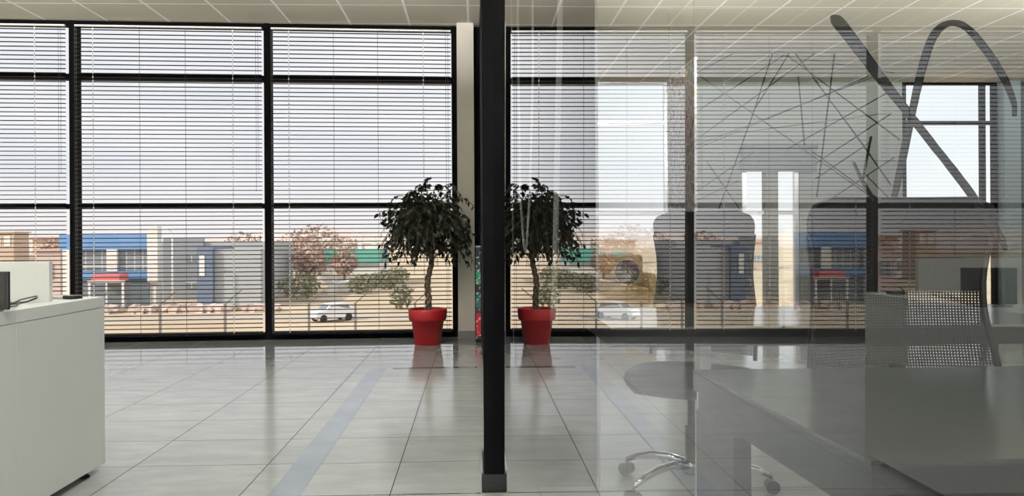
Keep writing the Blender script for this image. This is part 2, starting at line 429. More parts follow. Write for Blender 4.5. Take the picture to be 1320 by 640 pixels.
# ------------------------------------------------------------------ the glass partition and its black post
GM = Matrix.Translation((.078, 0, 1)) @ Matrix.Rotation(.0032, 4, 'Y')
t = thing('glass_partition', 'large clear frameless glass pane running from beside the camera to the black post', 'glass partition', (.083, 1.0, 0))
GL = Matrix.Translation((-.083, -1.0, 0)) @ GM
MB().box(0, .010, -3.0, 2.90, -.995, CH-1.006).xf(GL).build('glass_pane', MT['glass'], t)
MB().box(-.004, .014, -3.0, 2.90, CH-1.012, CH-1.002).xf(GL).build('top_channel', MT['black'], t)
STROKES=[
( [(0.181,1.0535),(0.1805,1.0533),(0.18,1.0531),(0.1799,1.053),(0.1801,1.053),(0.1804,1.053),(0.1803,1.0528),(0.1799,1.0525),(0.1793,1.052),(0.1786,1.0513),(0.1776,1.0505),(0.1765,1.0495),(0.1751,1.0482),(0.1733,1.0466),(0.1713,1.0447),(0.1691,1.0427),(0.1669,1.0406),(0.1647,1.0386),(0.1627,1.0367),(0.1608,1.035),(0.1589,1.0333),(0.1571,1.0317),(0.1553,1.0301),(0.1535,1.0286),(0.1518,1.0271),(0.1502,1.0256),(0.1487,1.0242),(0.1472,1.0229),(0.1456,1.0215),(0.1441,1.0201),(0.1425,1.0186),(0.1408,1.017),(0.1389,1.0154),(0.1371,1.0137),(0.1353,1.012),(0.1337,1.0105),(0.1321,1.009),(0.1307,1.0076),(0.1294,1.0063),(0.1281,1.005),(0.1269,1.0038),(0.1259,1.0027),(0.1251,1.0018),(0.1245,1.0011),(0.124,1.0007),(0.1237,1.0003),(0.1235,1.0),(0.1233,0.9998),(0.1231,0.9995),(0.1228,0.9991),(0.1224,0.9988),(0.1221,0.9985),(0.1219,0.9981),(0.1216,0.9979),(0.1215,0.9977)] , [(0.1814,1.0553),(0.1814,1.0554),(0.1812,1.0555),(0.1804,1.0555),(0.1793,1.0552),(0.1779,1.0547),(0.1766,1.054),(0.1757,1.0533),(0.1749,1.0526),(0.174,1.0519),(0.1731,1.051),(0.172,1.0499),(0.1707,1.0487),(0.1691,1.0471),(0.1672,1.0452),(0.1652,1.0432),(0.1632,1.0411),(0.1613,1.0392),(0.1594,1.0373),(0.1577,1.0356),(0.156,1.034),(0.1544,1.0323),(0.1528,1.0308),(0.1512,1.0292),(0.1496,1.0277),(0.1481,1.0262),(0.1467,1.0248),(0.1452,1.0235),(0.1438,1.0221),(0.1423,1.0207),(0.1407,1.0192),(0.1391,1.0176),(0.1373,1.016),(0.1355,1.0143),(0.1337,1.0127),(0.1321,1.0111),(0.1306,1.0097),(0.1292,1.0083),(0.1279,1.0069),(0.1266,1.0056),(0.1255,1.0044),(0.1245,1.0033),(0.1236,1.0025),(0.123,1.0018),(0.1226,1.0013),(0.1222,1.0009),(0.122,1.0006),(0.1218,1.0003),(0.1216,1.0),(0.1214,0.9996),(0.1212,0.9991),(0.1211,0.9987),(0.1211,0.9984),(0.121,0.9981),(0.121,0.9978)] ),
( [(0.1534,1.0081),(0.153,1.009),(0.1524,1.0102),(0.1517,1.0117),(0.151,1.0133),(0.1503,1.0149),(0.1497,1.0165),(0.1491,1.018),(0.1485,1.0197),(0.1479,1.0213),(0.1473,1.0229),(0.1467,1.0245),(0.1462,1.026),(0.1456,1.0273),(0.1451,1.0287),(0.1445,1.0299),(0.144,1.0311),(0.1435,1.0323),(0.1429,1.0333),(0.1424,1.0344),(0.1418,1.0353),(0.1413,1.0363),(0.1407,1.0371),(0.1402,1.0378),(0.1396,1.0384),(0.139,1.0388),(0.1384,1.0392),(0.1378,1.0394),(0.1373,1.0396),(0.1366,1.0397),(0.136,1.0397),(0.1353,1.0396),(0.1346,1.0394),(0.1339,1.0392),(0.1332,1.0389),(0.1324,1.0385),(0.1317,1.0381),(0.1309,1.0375),(0.1302,1.0367),(0.1293,1.0359),(0.1285,1.035),(0.1277,1.034),(0.1269,1.0331),(0.126,1.0321),(0.1252,1.031),(0.1243,1.0299),(0.1235,1.0288),(0.1228,1.0278),(0.1221,1.0268),(0.1215,1.026),(0.121,1.0251),(0.1206,1.0243),(0.1202,1.0236),(0.1199,1.0229),(0.1196,1.0223),(0.1194,1.0218),(0.1193,1.0213),(0.1193,1.0209),(0.1193,1.0206),(0.1193,1.0203),(0.1193,1.02)] , [(0.1551,1.0084),(0.1547,1.0093),(0.1542,1.0106),(0.1537,1.0121),(0.1531,1.0137),(0.1524,1.0154),(0.1519,1.017),(0.1513,1.0186),(0.1507,1.0202),(0.15,1.0219),(0.1494,1.0235),(0.1488,1.0251),(0.1482,1.0266),(0.1477,1.028),(0.1472,1.0294),(0.1467,1.0307),(0.1462,1.0319),(0.1457,1.0331),(0.1451,1.0342),(0.1446,1.0353),(0.144,1.0363),(0.1434,1.0373),(0.1428,1.0381),(0.1422,1.0389),(0.1415,1.0396),(0.1408,1.0401),(0.14,1.0405),(0.1392,1.0407),(0.1384,1.0409),(0.1375,1.041),(0.1366,1.0409),(0.1357,1.0408),(0.1347,1.0406),(0.1337,1.0403),(0.1327,1.0399),(0.1318,1.0394),(0.1308,1.0387),(0.1299,1.038),(0.1289,1.0372),(0.128,1.0363),(0.1272,1.0354),(0.1263,1.0344),(0.1255,1.0334),(0.1246,1.0324),(0.1238,1.0313),(0.1229,1.0302),(0.1222,1.0291),(0.1214,1.028),(0.1208,1.027),(0.1203,1.0261),(0.1199,1.0253),(0.1195,1.0244),(0.1192,1.0237),(0.1189,1.023),(0.1187,1.0223),(0.1186,1.0217),(0.1186,1.0212),(0.1186,1.0208),(0.1187,1.0204),(0.1187,1.0202),(0.1187,1.0199)] ),
( [(0.1712,1.0179),(0.1707,1.0173),(0.1701,1.0164),(0.1693,1.0155),(0.1685,1.0144),(0.1677,1.0134),(0.1669,1.0125),(0.1661,1.0117),(0.1652,1.0108),(0.1643,1.01),(0.1635,1.0092),(0.1628,1.0086),(0.1624,1.0081)] , [(0.1705,1.0179),(0.17,1.0174),(0.1693,1.0165),(0.1685,1.0156),(0.1676,1.0146),(0.1667,1.0136),(0.1659,1.0127),(0.165,1.0119),(0.1642,1.0111),(0.1633,1.0103),(0.1625,1.0095),(0.1618,1.0089),(0.1613,1.0084)] ),
( [(0.1632,1.0229),(0.1634,1.0224),(0.1637,1.0216),(0.1641,1.0208),(0.1645,1.0199),(0.1649,1.0189),(0.1653,1.018),(0.1656,1.0171),(0.1659,1.0161),(0.1662,1.0151),(0.1665,1.0141),(0.1667,1.0133),(0.1669,1.0127)] , [(0.1629,1.0228),(0.1631,1.0223),(0.1634,1.0216),(0.1637,1.0207),(0.1641,1.0198),(0.1644,1.0188),(0.1648,1.0179),(0.1651,1.017),(0.1654,1.016),(0.1658,1.015),(0.1661,1.014),(0.1664,1.0132),(0.1666,1.0126)] ),
]
WEB=[([(0.2882,1.0642),(0.2609,1.0522),(0.2383,1.0422),(0.2193,1.0338),(0.2031,1.0267)],[(0.2879,1.0642),(0.2607,1.0522),(0.2381,1.0423),(0.2191,1.0339),(0.2029,1.0267)]),([(0.2031,1.0267),(0.1907,1.0213),(0.1798,1.0165),(0.17,1.0122),(0.1612,1.0083)],[(0.2029,1.0267),(0.1906,1.0213),(0.1797,1.0165),(0.1699,1.0123),(0.1611,1.0084)]),([(0.288,1.051),(0.2631,1.0515),(0.2421,1.0519),(0.2242,1.0523),(0.2088,1.0526)],[(0.2883,1.0512),(0.2634,1.0517),(0.2423,1.0521),(0.2244,1.0524),(0.2089,1.0528)]),([(0.2881,1.0403),(0.2553,1.043),(0.2291,1.0451),(0.2078,1.0469),(0.19,1.0483)],[(0.2884,1.0404),(0.2555,1.0431),(0.2293,1.0452),(0.2079,1.047),(0.1901,1.0484)]),([(0.2941,1.0374),(0.244,1.0369),(0.2084,1.0365),(0.1817,1.0362),(0.161,1.0359)],[(0.2943,1.0376),(0.2442,1.037),(0.2085,1.0366),(0.1818,1.0363),(0.1611,1.036)]),([(0.2921,1.0402),(0.2389,1.035),(0.202,1.0313),(0.1748,1.0287),(0.154,1.0266)],[(0.2922,1.0404),(0.239,1.0351),(0.202,1.0315),(0.1748,1.0288),(0.154,1.0267)]),([(0.2069,1.0254),(0.191,1.0273),(0.1773,1.0288),(0.1655,1.0302),(0.1551,1.0314)],[(0.207,1.0256),(0.1911,1.0274),(0.1774,1.0289),(0.1656,1.0303),(0.1552,1.0315)]),([(0.1902,1.0194),(0.18,1.0215),(0.1709,1.0233),(0.1626,1.025),(0.1551,1.0265)],[(0.1903,1.0195),(0.1801,1.0216),(0.171,1.0234),(0.1627,1.0251),(0.1552,1.0266)]),([(0.1902,1.0155),(0.1828,1.0171),(0.1759,1.0187),(0.1695,1.0201),(0.1636,1.0215)],[(0.1903,1.0156),(0.1829,1.0172),(0.176,1.0188),(0.1696,1.0202),(0.1637,1.0215)]),([(0.202,1.0513),(0.1917,1.0427),(0.1824,1.0348),(0.174,1.0277),(0.1663,1.0211)],[(0.2018,1.0514),(0.1915,1.0427),(0.1823,1.0348),(0.1738,1.0277),(0.1661,1.0212)]),([(0.1663,1.0211),(0.1634,1.0185),(0.1606,1.016),(0.1579,1.0136),(0.1553,1.0113)],[(0.1661,1.0212),(0.1633,1.0186),(0.1605,1.0161),(0.1578,1.0137),(0.1551,1.0113)]),([(0.2079,1.0524),(0.1904,1.0425),(0.1756,1.034),(0.1629,1.0268),(0.1518,1.0205)],[(0.2077,1.0525),(0.1903,1.0425),(0.1755,1.0341),(0.1628,1.0269),(0.1517,1.0206)]),([(0.2059,1.0524),(0.2119,1.0498),(0.2181,1.0471),(0.2248,1.0442),(0.2319,1.0412)],[(0.2057,1.0523),(0.2116,1.0497),(0.2179,1.047),(0.2245,1.0441),(0.2316,1.041)]),([(0.2175,1.0553),(0.221,1.052),(0.2245,1.0485),(0.2281,1.0449),(0.2319,1.0411)],[(0.2173,1.0552),(0.2207,1.0518),(0.2242,1.0484),(0.2278,1.0448),(0.2316,1.041)]),([(0.2319,1.0411),(0.2398,1.0343),(0.2483,1.027),(0.2573,1.0192),(0.2671,1.0108)],[(0.2316,1.041),(0.2395,1.0342),(0.2479,1.0269),(0.2569,1.0191),(0.2666,1.0107)]),([(0.2001,1.0447),(0.1992,1.0397),(0.1983,1.0348),(0.1974,1.0299),(0.1965,1.025)],[(0.1999,1.0446),(0.199,1.0396),(0.1981,1.0347),(0.1972,1.0298),(0.1963,1.025)]),([(0.1797,1.0457),(0.182,1.0373),(0.1845,1.0287),(0.187,1.0198),(0.1896,1.0107)],[(0.1795,1.0457),(0.1818,1.0373),(0.1843,1.0286),(0.1868,1.0198),(0.1893,1.0107)]),([(0.2197,1.0558),(0.1986,1.0491),(0.1811,1.0436),(0.1665,1.039),(0.154,1.035)],[(0.2196,1.0559),(0.1985,1.0492),(0.1811,1.0437),(0.1664,1.039),(0.1539,1.0351)]),([(0.2918,1.0662),(0.2803,1.0655),(0.2697,1.0648),(0.2598,1.0642),(0.2506,1.0636)],[(0.2921,1.0664),(0.2806,1.0657),(0.2699,1.065),(0.26,1.0644),(0.2508,1.0638)]),([(0.2507,1.0636),(0.2323,1.059),(0.2163,1.0549),(0.2024,1.0514),(0.1901,1.0483)],[(0.2507,1.0638),(0.2323,1.0591),(0.2163,1.0551),(0.2023,1.0515),(0.1901,1.0484)]),([(0.281,1.03),(0.2712,1.0244),(0.2621,1.0192),(0.2535,1.0144),(0.2455,1.0098)],[(0.2805,1.03),(0.2708,1.0245),(0.2617,1.0193),(0.2532,1.0144),(0.2452,1.0099)]),([(0.2922,1.019),(0.2744,1.0215),(0.2585,1.0238),(0.2444,1.0258),(0.2317,1.0276)],[(0.2925,1.0192),(0.2746,1.0217),(0.2588,1.0239),(0.2446,1.0259),(0.2319,1.0277)]),([(0.1805,1.0101),(0.1731,1.012),(0.1662,1.0138),(0.1599,1.0155),(0.154,1.017)],[(0.1806,1.0102),(0.1732,1.0121),(0.1663,1.0139),(0.16,1.0155),(0.1541,1.0171)]),([(0.1611,1.0171),(0.1592,1.0169),(0.1572,1.0167),(0.1553,1.0165),(0.1535,1.0163)],[(0.1611,1.0172),(0.1592,1.017),(0.1572,1.0168),(0.1553,1.0166),(0.1535,1.0164)]),([(0.2923,1.0154),(0.2789,1.0166),(0.2667,1.0176),(0.2555,1.0186),(0.2452,1.0195)],[(0.2925,1.0156),(0.2791,1.0167),(0.2669,1.0178),(0.2557,1.0187),(0.2454,1.0196)]),([(0.1663,1.0149),(0.1634,1.0131),(0.1606,1.0113),(0.1579,1.0097),(0.1553,1.008)],[(0.1662,1.0149),(0.1633,1.0131),(0.1605,1.0114),(0.1578,1.0097),(0.1552,1.0081)]),([(0.2921,1.036),(0.2444,1.0362),(0.2099,1.0363),(0.1839,1.0364),(0.1635,1.0365)],[(0.2923,1.0362),(0.2445,1.0363),(0.21,1.0364),(0.184,1.0365),(0.1636,1.0366)]),([(0.192,1.0228),(0.1833,1.0189),(0.1753,1.0153),(0.168,1.012),(0.1612,1.009)],[(0.1919,1.0229),(0.1832,1.019),(0.1752,1.0154),(0.1679,1.0121),(0.1611,1.0091)])]

st = MB()
for Lp, Rp in STROKES:
    b0 = len(st.v)
    for (y1, z1), (y2, z2) in zip(Lp, Rp):
        for dx in (0, .0004):
            st.v.append(Vector((.0892-.0032*(z1-1)*0+dx, y1, z1))); st.v.append(Vector((.0892+dx, y2, z2)))
    for k in range(len(Lp)-1):
        a = b0+4*k; c = a+4
        for q in ((0, 1), (1, 3), (3, 2), (2, 0)): st.f.append((a+q[0], a+q[1], c+q[1], c+q[0]))
o = st.build('glass_decal', MT['decal'])
tag(o, 'black brush-stroke lettering in vinyl on the glass, one long slash and one arch', 'decal')
wb_ = MB()
for Lp, Rp in WEB:
    b0 = len(wb_.v)
    for (y1, z1), (y2, z2) in zip(Lp, Rp):
        for dx in (0, .0003):
            wb_.v.append(Vector((.0892+dx, y1, z1))); wb_.v.append(Vector((.0892+dx, y2, z2)))
    for k in range(len(Lp)-1):
        a = b0+4*k; c = a+4
        for q in ((0, 1), (1, 3), (3, 2), (2, 0)): wb_.f.append((a+q[0], a+q[1], c+q[1], c+q[0]))
o = wb_.build('glass_decal', MT['decal'])
tag(o, 'web of crossing hair-thin black lines on the glass left of the brush strokes', 'decal')

t = thing('partition_post', 'black square post standing at the end of the glass partition', 'post', (.077, 2.94, 0))
MB().box(-.043, .043, -.02, .025, .070, CH).build('pole', MT['black'], t, bevel=.003)
MB().box(-.052, .050, -.02, .30, 0, .075).build('floor_clamp', MT['plast'], t, bevel=.004)
MB().box(-.055, -.047, -.005, .30, .04, .083).build('clamp_cover', MT['steel'], t)
MB().tube([(-.006, -.024, .045), (-.006, -.018, .045)], .005, 10).build('screw', MT['rubber'], t)
MB().tube([(.006, -.024, .045), (.006, -.018, .045)], .005, 10).build('screw', MT['rubber'], t)
struct(MB().box(-3.4, .02, 2.912, 2.918, 0, .0015).build('trim_6', MT['rail']), 'thin metal joint strip across the floor at the foot of the black post')
struct(MB().box(-.64, .02, 5.775, 5.815, 0, .0015).build('trim_7', MT['rail']), 'dark metal strip in the floor in front of the red pot')
struct(MB().box(-.815, -.69, 2.0, 5.80, 0, .001).build('trim_8', MT['inlay']), 'blue-grey strip running along the hall floor towards the windows')

# ---- blind cords and wand hanging behind the glass
def cord(x, y, z0, r, label, x2=None, mat='pale', loop=False):
    x2 = x if x2 is None else x2
    if loop:
        pts = [(x, y, CH), (x, y, 1.6), (x+.004, y, 1.15), (x+.016, y, z0+.03), (x+.02, y, z0), (x+.026, y, z0+.03), (x+.040, y, 1.2), (x2, y, 1.6), (x2, y, CH)]
    else: pts = [(x, y, CH), ((x+x2)/2, y, (CH+z0)/2), (x2, y, z0)]
    o = MB().tube(pts, r, 8).build('pull_cord', MT[mat], smooth=True)
    return tag(o, label, 'cord', 'cords hanging behind the glass by the post')
cord(.137, 2.6, .55, .0022, 'thinnest straight white cord hanging nearest the post behind the glass')
cord(.161, 2.62, .95, .0042, 'white looped pull cord hanging behind the glass beside the post', .213, loop=True)
t = thing('blind_wand', 'grey tilt wand hanging slightly askew behind the glass', 'blind wand', (.281, 2.6, .70))
MB().tube([(0, 0, .02), (.064, 0, CH-.70)], .0105, 6).build('rod', MT['wand'], t)
MB().tube([(-.001, 0, 0), (.001, 0, .10)], .013, 10).build('grip', MT['wand'], t, smooth=True)

# ------------------------------------------------------------------ roll-up banner sliver
t = thing('standing_banner', 'narrow printed banner in red, green and black between column and post', 'banner', (.040, 7.25, 0))
MB().box(-.024, .022, -.004, .0, .03, .93).build('printed_sheet', MT['banner'], t)
MB().box(-.026, .024, -.05, .05, 0, .03).build('base', MT['blackmatte'], t)
MB().box(-.026, .024, -.008, .004, .93, .945).build('top_rail', MT['steel'], t)

# ------------------------------------------------------------------ ficus in red pot
FX, FYY = -.450, 7.127
t = thing('potted_ficus', 'weeping fig with braided trunk in a red pot by the window', 'potted plant', (FX, FYY, 0))
MB().lathe([(.0, .0), (.118, .0), (.124, .006), (.156, .235), (.176, .237), (.180, .243), (.186, .335), (.183, .343), (.176, .343), (.170, .335), (.168, .29), (.02, .285)], n=48, cap=False).build('pot', MT['red'], t, smooth=False)
for p in t.children[0].data.polygons: p.use_smooth = True
MB().lathe([(0.0, .296), (.10, .30), (.168, .292)], n=32, cap=False).build('soil', MT['soil'], t, smooth=True)
tr = MB()
for k in range(3):
    pts, rr = [], []
    for i in range(46):
        q = i/45; z = .29+q*.60; a = q*PI*5.2+k*2*PI/3; R = .023*(1-.25*q)
        pts.append((.008-.02+R*math.cos(a)+.05*q+.012*math.sin(q*9), R*math.sin(a), z)); rr.append(.0145*(1-.3*q))
    tr.tube(pts, rr, 9)
tr.build('trunk', MT['bark'], t, smooth=True)
br = MB(); lf = MB(); rnd = random.Random(21)
def leaf(p, d, L_, W_):
    d = d.normalized(); side = d.cross(Vector((rnd.uniform(-1, 1), rnd.uniform(-1, 1), rnd.uniform(-.3, 1)))).normalized()
    nrm = side.cross(d)
    prof = [(0, 0), (.22, .8), (.45, 1.0), (.72, .62), (1.0, 0)]
    b = len(lf.v); 
    for u, w in prof:
        sag = nrm*(-.18*L_*u*u)
        c = p+d*(L_*u)+sag
        lf.v += [c-side*(W_*w/2)+nrm*.12*W_*w, c, c+side*(W_*w/2)+nrm*.12*W_*w]
    for i in range(len(prof)-1):
        a = b+3*i
        lf.f += [(a, a+1, a+4, a+3), (a+1, a+2, a+5, a+4)]
top = Vector((.042, 0, .86))
def twig(az, rad, zpk, zend, nl):
    pk = Vector((math.cos(az)*rad*.62, math.sin(az)*rad*.55, zpk)); en = Vector((math.cos(az+rnd.uniform(-.2, .2))*rad, math.sin(az)*rad*.84, zend))
    s0 = top+Vector((rnd.uniform(-.02, .02), rnd.uniform(-.02, .02), rnd.uniform(-.04, .12)))
    P = []
    c1 = Vector((pk.x*.35, pk.y*.35, s0.z+(pk.z-s0.z)*.75)); c2 = Vector((pk.x*1.15, pk.y*1.15, pk.z+.03))
    n = 12
    for i in range(n+1):
        q = i/n
        P.append(s0*(1-q)**3+c1*3*q*(1-q)**2+pk*1.0*3*q*q*(1-q)+en*q**3 if False else s0*(1-q)**3+c1*(3*q*(1-q)**2)+c2*(3*q*q*(1-q))+en*q**3)
    br.tube(P, [.0055*(1-.75*i/n)+.0006 for i in range(n+1)], 5)
    for k in range(nl):
        q = .30+.70*(k+rnd.random()*.6)/nl; i = min(n-1, int(q*n)); f_ = q*n-i
        p = P[i].lerp(P[i+1], f_); d = (P[i+1]-P[i]).normalized()
        sd = Vector((rnd.uniform(-1, 1), rnd.uniform(-1, 1), rnd.uniform(-.6, .35)))
        leaf(p, d*.5+sd*.9+Vector((0, 0, -.45)), rnd.uniform(.05, .078), rnd.uniform(.026, .040))
for k in range(265):
    az = rnd.uniform(0, 2*PI); rad = .06+.40*math.sqrt(rnd.random())
    h = math.sqrt(max(0, 1-(rad/.50)**2))
    zp = 1.05+.55*h*rnd.uniform(.3, 1.0)
    twig(az, rad, zp, zp-rnd.uniform(.06, .46)*(.35+rad*1.7), 9)
for k in range(34):
    twig(rnd.uniform(0, 2*PI), rnd.uniform(.08, .30), rnd.uniform(.98, 1.12), rnd.uniform(.74, .88), 8)
for az, rad, zp, ze in ((PI, .49, 1.36, 1.24), (PI-.2, .47, 1.40, 1.16), (PI+.2, .44, 1.30, 1.05), (PI-.1, .37, 1.12, .80), (PI+.15, .30, 1.05, .84), (0, .46, 1.52, 1.30), (.2, .45, 1.45, 1.02), (-.25, .44, 1.40, .98), (-.1, .43, 1.30, .94), (PI-.05, .44, 1.20, .82), (PI+.05, .36, 1.52, 1.35), (PI-.2, .40, 1.48, 1.25), (.1, .34, 1.60, 1.42), (.3, .28, 1.62, 1.5), (PI*1.5, .2, 1.64, 1.5), (PI*.5, .1, 1.62, 1.60), (PI*.8, .14, 1.58, 1.52), (0, .12, 1.60, 1.5), (PI, .2, 1.56, 1.42)):
    twig(az, rad, zp, ze, 14)
br.build('branches', MT['twig'], t, smooth=True)
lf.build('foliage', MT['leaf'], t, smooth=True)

# ------------------------------------------------------------------ reception desk at the left
DX, DY = -1.627, 3.312
t = thing('reception_desk', 'long white office desk at the left edge, its panelled side facing the aisle', 'desk', (DX-.4, 2.4, 0))
lx = lambda x: x-(DX-.4)
ly = lambda y: y-2.4
MB().box(lx(DX-.80), lx(DX), ly(2.687), ly(DY), .715, .761).build('worktop', MT['desk'], t, bevel=.0015)
MB().box(lx(DX-.80), lx(DX), ly(1.55), ly(2.686), .715, .761).build('worktop', MT['desk'], t, bevel=.0015)
MB().box(lx(DX-.022), lx(DX-.001), ly(2.687), ly(DY-.002), .03, .713).build('side_panel', MT['desk'], t, bevel=.001)
MB().box(lx(DX-.022), lx(DX-.001), ly(1.55), ly(2.686), .03, .713).build('side_panel', MT['desk'], t, bevel=.001)
MB().box(lx(DX-.78), lx(DX-.022), ly(DY-.022), ly(DY-.002), .03, .713).build('end_panel', MT['desk'], t, bevel=.001)
MB().box(lx(DX-.80), lx(DX-.78), ly(1.55), ly(DY-.002), .03, .713).build('back_panel', MT['desk'], t)
for x, y in ((DX-.035, 3.20), (DX-.035, 2.62), (DX-.035, 1.65), (DX-.74, 3.20), (DX-.74, 1.65)):
    MB().lathe([(.022, 0), (.022, .008), (.010, .014), (.008, .032)], (lx(x), ly(y), 0), 16).build('foot', MT['rubber'], t, smooth=False)
t = thing('desk_screen', 'white upright privacy screen standing on the far end of the reception desk', 'privacy screen', (-2.0, 3.07, .761))
MB().box(-.0, .278, -.012, .012, 0, .162).build('screen_panel', MT['desk'], t, bevel=.002)
MB().box(-.42, -.002, .10, .124, 0, .162).build('screen_panel', MT['railw'], t, bevel=.002)
MB().box(-.012, .0, -.012, .124, 0, .162).build('screen_panel', MT['desk'], t, bevel=.002)
t = thing('desk_monitor', 'small black screen on the reception desk at the left picture edge', 'monitor', (-1.70, 2.60, .761), .12)
MB().box(-.095, .095, -.006, .008, .008, .140).build('housing', MT['plast'], t, bevel=.003)
MB().box(-.085, .085, -.0075, -.0058, .018, .130).build('display', MT['rubber'], t)
MB().box(-.06, .06, -.04, .04, 0, .008).build('stand', MT['plast'], t, bevel=.002)
cb = MB()
cb.tube([(-1.65, 2.66, .775), (-1.67, 2.78, .79), (-1.70, 2.93, .792), (-1.755, 3.03, .778), (-1.775, 3.0, .766), (-1.76, 2.92, .766), (-1.74, 2.75, .768), (-1.71, 2.67, .775)], .0035, 7)
cb.tube([(-1.66, 2.67, .770), (-1.70, 2.80, .766), (-1.78, 2.96, .766), (-1.80, 2.86, .77), (-1.72, 2.68, .772)], .003, 7)
tag(cb.build('cable', MT['plast'], None, smooth=True), 'looped black cable lying on the reception desk beside the small screen', 'cable')
t = thing('card_reader', 'silver and black handheld device lying on the corner of the reception desk', 'handheld device', (-1.745, 3.20, .761), -.25)
MB().box(-.085, .02, -.025, .025, 0, .013).build('body', MT['silver'], t, bevel=.004)
MB().box(.02, .075, -.027, .027, 0, .016).build('grip', MT['plast'], t, bevel=.004)

# ------------------------------------------------------------------ meeting room furniture
# near table along the glass
t = thing('meeting_table', 'grey satin-topped table close behind the glass in the lower right corner', 'table', (.95, 1.15, 0))
TA = lambda m: m.xf(Matrix.Translation((-.95, -1.15, 0)))
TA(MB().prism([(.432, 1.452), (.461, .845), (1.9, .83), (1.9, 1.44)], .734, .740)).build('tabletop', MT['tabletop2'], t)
TA(MB().prism([(.433, 1.451), (.462, .846), (1.899, .831), (1.899, 1.439)], .700, .734)).build('edge_band', MT['tabledark'], t)
TA(MB().prism([(.440, 1.440), (.468, .86), (.49, .86), (.462, 1.440)], .663, .699)).build('apron', MT['tabledark'], t)
TA(MB().box(.50, 1.85, 1.40, 1.42, .64, .699)).build('apron', MT['tabledark'], t)
for x, y0, y1 in ((.437, 1.235, 1.445), (.462, .85, .92)):
    TA(MB().box(x, x+.03, y0, y1, 0, .663)).build('leg', MT['tabledark'], t)
TA(MB().box(1.82, 1.86, .90, 1.40, 0, .699)).build('leg', MT['tabledark'], t)
# far desk of the meeting room
t = thing('meeting_table', 'long glossy grey table behind the large mesh chair, running to the right edge', 'table', (1.4, 2.48, 0))
TB = lambda m: m.xf(Matrix.Translation((-1.4, -2.48, 0)))
TB(MB().prism([(.46, 2.79), (.40, 2.72), (.40, 2.16), (2.9, 2.12), (2.9, 2.76)], .733, .741)).build('tabletop', MT['tabletop'], t)
TB(MB().prism([(.461, 2.789), (.401, 2.719), (.401, 2.161), (2.899, 2.121), (2.899, 2.759)], .682, .733)).build('edge_band', MT['tabledark'], t)
TB(MB().box(.80, .84, 2.60, 2.66, 0, .681)).build('leg', MT['railw'], t)
TB(MB().box(2.78, 2.82, 2.22, 2.66, 0, .681)).build('leg', MT['tabledark'], t)

def back_rows(w0, z0, z1, rc, ztop, curve, yoff, step=.02):
    rows = []; z = z0; n = max(2, int((z1-z0)/step))
    for i in range(n+1):
        z = z0+(z1-z0)*i/n; W = w0*(1-.10*math.sin(min(1, max(0, (ztop-z)/.5))*PI)**2)
        d = ztop-z
        if d < rc: W = W-rc+math.sqrt(max(0, rc*rc-(rc-d)**2))
        rows.append((W, z))
    v = []; nx = 16
    for W, z in rows:
        for k in range(nx+1):
            u = 2*k/nx-1; x = u*W
            y = yoff+curve*(1-(x/w0)**2)+.05*math.sin((z-.55)*5)
            v.append((x, y, z))
    return v, len(rows), nx+1
def sheet(v, nr, nc, th):
    m = MB(); m.v = [Vector(p) for p in v]+[Vector((p[0], p[1]+th, p[2])) for p in v]; o = len(v)
    for r in range(nr-1):
        for c in range(nc-1):
            a = r*nc+c; m.f.append((a, a+1, a+nc+1, a+nc)); m.f.append((o+a, o+a+nc, o+a+nc+1, o+a+1))
    bd = [c for c in range(nc)]+[r*nc+nc-1 for r in range(1, nr)]+[(nr-1)*nc+c for c in range(nc-2, -1, -1)]+[r*nc for r in range(nr-2, 0, -1)]
    for i in range(len(bd)):
        a, b = bd[i], bd[(i+1) % len(bd)]; m.f.append((a, o+a, o+b, b))
    return m
